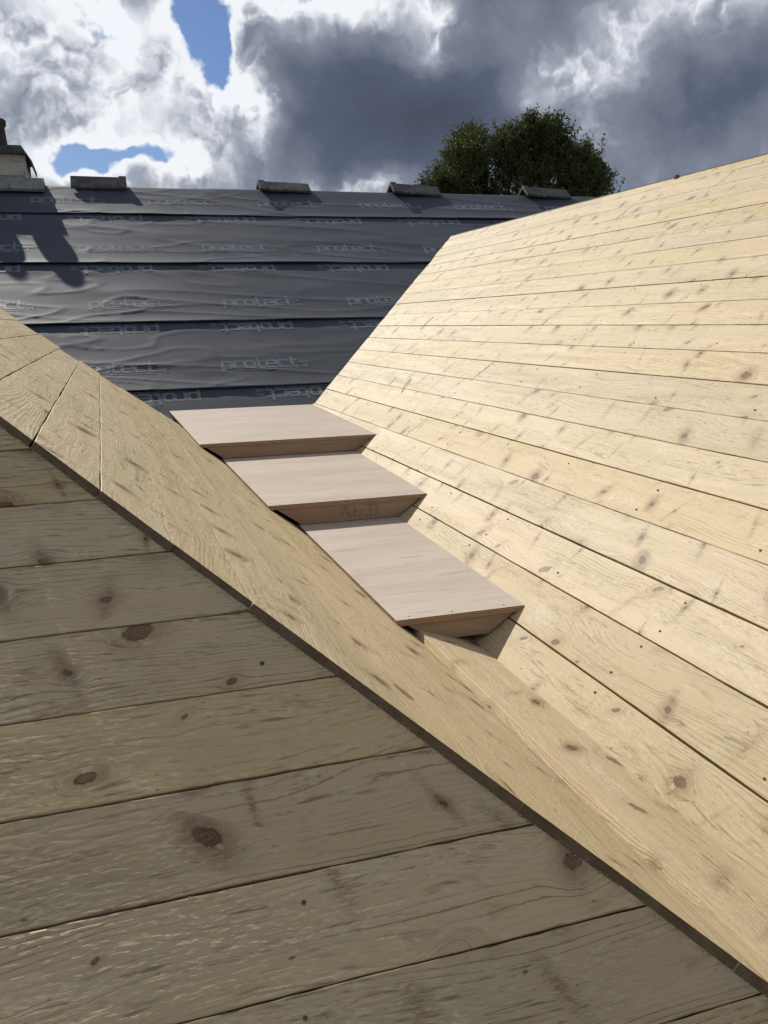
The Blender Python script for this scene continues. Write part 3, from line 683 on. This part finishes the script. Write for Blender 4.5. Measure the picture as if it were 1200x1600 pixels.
TUFTS = [(11.62+(a_-11.55)*.90, b_-.22-.06*(b_-3), c_*.92) for a_, b_, c_ in TUFTS]
lv, lf, bv, bf = [], [], [], []
rt = random.Random(5)
def twig(p, d, L, leaves, r=.012):
    q = p+d*L; a, b = limb([tuple(p), tuple(p+d*L*.5+Vector((0, 0, .02))), tuple(q)], [r, r*.7, .003], 4); base = len(bv); bv.extend(a); bf.extend(tuple(i+base for i in ff) for ff in b)
    for _ in range(leaves):
        c = p+d*L*rt.uniform(.1, 1.03)+Vector((rt.gauss(0, .05), rt.gauss(0, .05), rt.gauss(0, .05)))
        ax = Vector((rt.gauss(0, 1), rt.gauss(0, 1), rt.gauss(-.2, 1))).normalized(); sd_ = ax.orthogonal().normalized(); sd_ = Matrix.Rotation(rt.uniform(0, 6.28), 3, ax) @ sd_
        l_, wd = rt.uniform(.06, .115), rt.uniform(.015, .027); k_ = len(lv)
        lv.extend((c-ax*l_*.5, c+sd_*wd, c+ax*l_*.5, c-sd_*wd)); lf.append((k_, k_+1, k_+2, k_+3))
for tx, tz, tr in TUFTS:
    ty = 24.2+rt.uniform(-.9, .9); c = Vector((tx, ty, tz))
    st = Vector((11.6+(tx-11.6)*.25, 24.2, min(tz-1.2, 1.6))); a, b = limb([tuple(st), tuple(st.lerp(c, .5)+Vector((0, 0, .1))), tuple(c)], [.07, .045, .015], 6); base = len(bv); bv.extend(a); bf.extend(tuple(i+base for i in ff) for ff in b)
    for _ in range(int(190*tr)):
        d = Vector((rt.gauss(0, 1), rt.gauss(0, 1), rt.gauss(0.35, 1))).normalized()
        p = c+d*tr*rt.uniform(.25, .8); dd = (d*.7+Vector((0, 0, .75))).normalized()
        twig(p, dd, rt.uniform(.22, .48), rt.randint(26, 36))
for tx, tz in [(10.0, 5.05), (10.2, 5.15), (10.9, 4.95), (11.25, 5.15), (11.85, 5.2), (12.0, 5.35), (12.35, 5.1), (13.3, 4.75), (13.75, 4.75), (9.5, 4.55), (9.0, 4.0), (14.3, 3.75)]:
    for _ in range(4): twig(Vector((tx+rt.gauss(0, .1), 24.2+rt.gauss(0, .3), tz-.35)), Vector((rt.gauss(0, .2), rt.gauss(0, .2), 1)).normalized(), rt.uniform(.3, .55), 16, .008)
link('branches', mesh('branches', bv, bf), BARK, tree)
link('crown', mesh('crown', lv, lf), LEAF, tree)

# ------------------------------------------------------------------ small details
rd = random.Random(11)
# frayed fibres along the sawn hip
fv, ff = [], []
def sliver(p, d, n_, L, wd):
    sd_ = d.cross(n_).normalized()*wd; k_ = len(fv)
    mid_ = p+d*L*.55+n_*L*rd.uniform(.02, .22)
    fv.extend((p-sd_, p+sd_, mid_+sd_*.6, mid_-sd_*.6, p+d*L+n_*L*rd.uniform(-.05, .35))); ff.extend(((k_, k_+1, k_+2, k_+3), (k_+3, k_+2, k_+4)))
for _ in range(900):
    y = rd.uniform(.55, 2.05); x = arrisX_from_y(y)-.0125+rd.uniform(-.006, .004)
    p = Vector((x, y, zH(y)+.0005)); d = (Vector((1, 0, 0))+eWH*rd.uniform(-.7, .7)+NH*rd.uniform(0, .5)).normalized()
    sliver(p, d, NH, rd.uniform(.002, .009), rd.uniform(.0002, .0006))
for _ in range(420):
    k_ = rd.randrange(len(HS)); sv_ = HS[k_]; x = rd.uniform(-.9, .75); yq = sv_*math.cos(PH)
    if x > arrisX_from_y(yq)-.02: continue
    p = Vector((x, yq, zH(yq)))+eWH*(tl*x-.004+rd.uniform(-.003, .004))+NH*.0006
    sliver(p, (eLH*rd.choice((-1, 1))+eWH*rd.uniform(-.5, .5)+NH*rd.uniform(0, .3)).normalized(), NH, rd.uniform(.003, .014), rd.uniform(.0002, .0005))
for _ in range(260):
    x = rd.uniform(-.3, .74); y = arrisY(x)+rd.uniform(-.001, .004); p = Vector((x, y, zL(x)+.0004))
    sliver(p, (Vector((0, -1, 0))+eWL*rd.uniform(-.8, .8)+NL*rd.uniform(-.2, .3)).normalized(), NL, rd.uniform(.002, .007), rd.uniform(.0002, .0005))
link('frayed_fibres', mesh('frayed_fibres', fv, ff), WOOD, lroof, kind='stuff')
# nail heads over the rafters
def nails(parent, spots):
    v, f = [], []
    for p, a, b, n_ in spots:
        r_ = rd.uniform(.0026, .0034); k_ = len(v)
        for q in range(8): v.append(p+a*r_*math.cos(q*.7854)+b*r_*math.sin(q*.7854)+n_*.0003)
        for q in range(8): v.append(p+a*r_*1.05*math.cos(q*.7854)+b*r_*1.05*math.sin(q*.7854)-n_*.001)
        f.append(tuple(k_+q for q in range(8)))
        for q in range(8): f.append((k_+q, k_+8+q, k_+8+(q+1) % 8, k_+(q+1) % 8))
    link('nail_heads', mesh('nail_heads', v, f), STEEL, parent, kind='stuff')
sp = []
for kk in range(0, 20):
    top = X1-kk*WB*math.cos(PR)
    for q in range(16):
        yr = 1.18+.50*q+rd.uniform(-.02, .02)
        for fr in (.22, .78):
            xx = top-WB*math.cos(PR)*(fr+rd.uniform(-.05, .05))
            if yr < valleyY(xx)-.05 and rd.random() < .8: sp.append((Vector((xx, yr+rd.uniform(-.012, .012), zR(xx)+.001)), Vector((0, 1, 0)), eW, NR))
nails(rroof, sp)
sp = []
for s1, s0 in zip(HS, HS[1:]):
    for q in range(9):
        xx = .60-.43*q+rd.uniform(-.02, .02)
        for fr in (.25, .75):
            sq = s0+(s1-s0)*(fr+rd.uniform(-.06, .06))+tl*xx; yq = sq*math.cos(PH)
            if xx < arrisX_from_y(yq)-.05 and rd.random() < .35: sp.append((Vector((xx, yq, zH(yq)+.0012)), Vector((1, 0, 0)), eWH, NH))
nails(lroof, sp)
# dark clip standing on the right-hand ridge
pr = Vector((3.295, 4.80, zR(3.295)-.004))
link('fixing_clip', box_mesh('fixing_clip', pr.x-.006, pr.x+.012, pr.y-.016, pr.y+.012, pr.z, pr.z+.026, .003), STEEL, rroof)
# loose slivers on the right-hand boards
def ribbon(pts, wd):
    v, f = [], []
    for i_, p in enumerate(pts):
        d = (pts[min(i_+1, len(pts)-1)]-pts[max(i_-1, 0)]).normalized(); sd_ = d.cross(NR)*wd
        v += [p-sd_, p+sd_, p+NR*wd*1.2]
    for i_ in range(len(pts)-1):
        a_ = i_*3; f += [(a_, a_+1, a_+4, a_+3), (a_+1, a_+2, a_+5, a_+4), (a_+2, a_, a_+3, a_+5)]
    return v, f
for (xa, ya_), (xb, yb_), lab in (((1.70, 4.98), (1.60, 4.86), 'thin wood sliver lying on the sunlit boards above the top step'), ((2.20, 5.95), (2.08, 5.88), 'thin wood sliver higher up on the sunlit boards near the underlay')):
    pts = [Vector((xa+(xb-xa)*q/5, ya_+(yb_-ya_)*q/5+.012*math.sin(q*.6), 0)) for q in range(6)]
    for q, p in enumerate(pts): p.z = zR(p.x)+.003+.006*math.sin(q*.62)
    v, f = ribbon(pts, .0022); o = link('wood_sliver', mesh('wood_sliver', v, f), ENDG); tag(o, lab, 'wood sliver', 'loose slivers on the boards')
# faint stencilled marks on the middle riser
marks = [[(0, 0), (.45, 1), (.55, 1)], [(.45, 1), (.75, 0), (.95, 0)], [(1.35, .9), (1.25, 0), (1.85, 0), (1.9, .5), (1.3, .55)], [(2.3, 1), (2.8, 1), (2.85, .5), (2.5, .5)], [(2.85, .5), (2.85, 0), (2.3, 0)], [(3.3, 1), (3.5, .75), (3.5, .25), (3.3, 0)]]
v, f = [], []
yr = 3.335+.006-.0012; zc = -.681-.070; sc = .043; x0 = .84
cells = set()
for st in marks:
    for (ax_, ay_), (bx_, by_) in zip(st, st[1:]):
        n_ = 60
        for q in range(n_+1):
            u_ = ax_+(bx_-ax_)*q/n_; w_ = ay_+(by_-ay_)*q/n_
            for du in (-1, 0, 1): cells.add((round(u_*sc/.0022)+du, round(w_*sc/.0022)))
for cu, cw in cells:
    k_ = len(v); xx, zz = x0+cu*.0022, zc+cw*.0022
    v += [(xx, yr, zz), (xx+.0022, yr, zz), (xx+.0022, yr, zz+.0022), (xx, yr, zz+.0022)]; f.append((k_, k_+1, k_+2, k_+3))
link('stencil_marks', mesh('stencil_marks', v, f), simple('faded_stencil_ink', (.31, .22, .15), (.25, .17, .115), 60., .8, .1, .0005), riser2)

# screw heads along the front edges of the plywood treads
for o_, yf_, zf_, xs_ in ((bpy.data.objects['gutter_step'], 4.505, -.581, (.47, .80, 1.25)), (bpy.data.objects['gutter_step.001'], 3.335, -.681, (.60, .87, 1.12)), (bpy.data.objects['gutter_step.002'], 2.162, -.778, (.73, .86, 1.00))):
    nails(o_, [(Vector((x_+rd.uniform(-.01, .01), yf_+.016+rd.uniform(0, .008), zf_+.0004)), Vector((1, 0, 0)), Vector((0, 1, 0)), Vector((0, 0, 1))) for x_ in xs_])
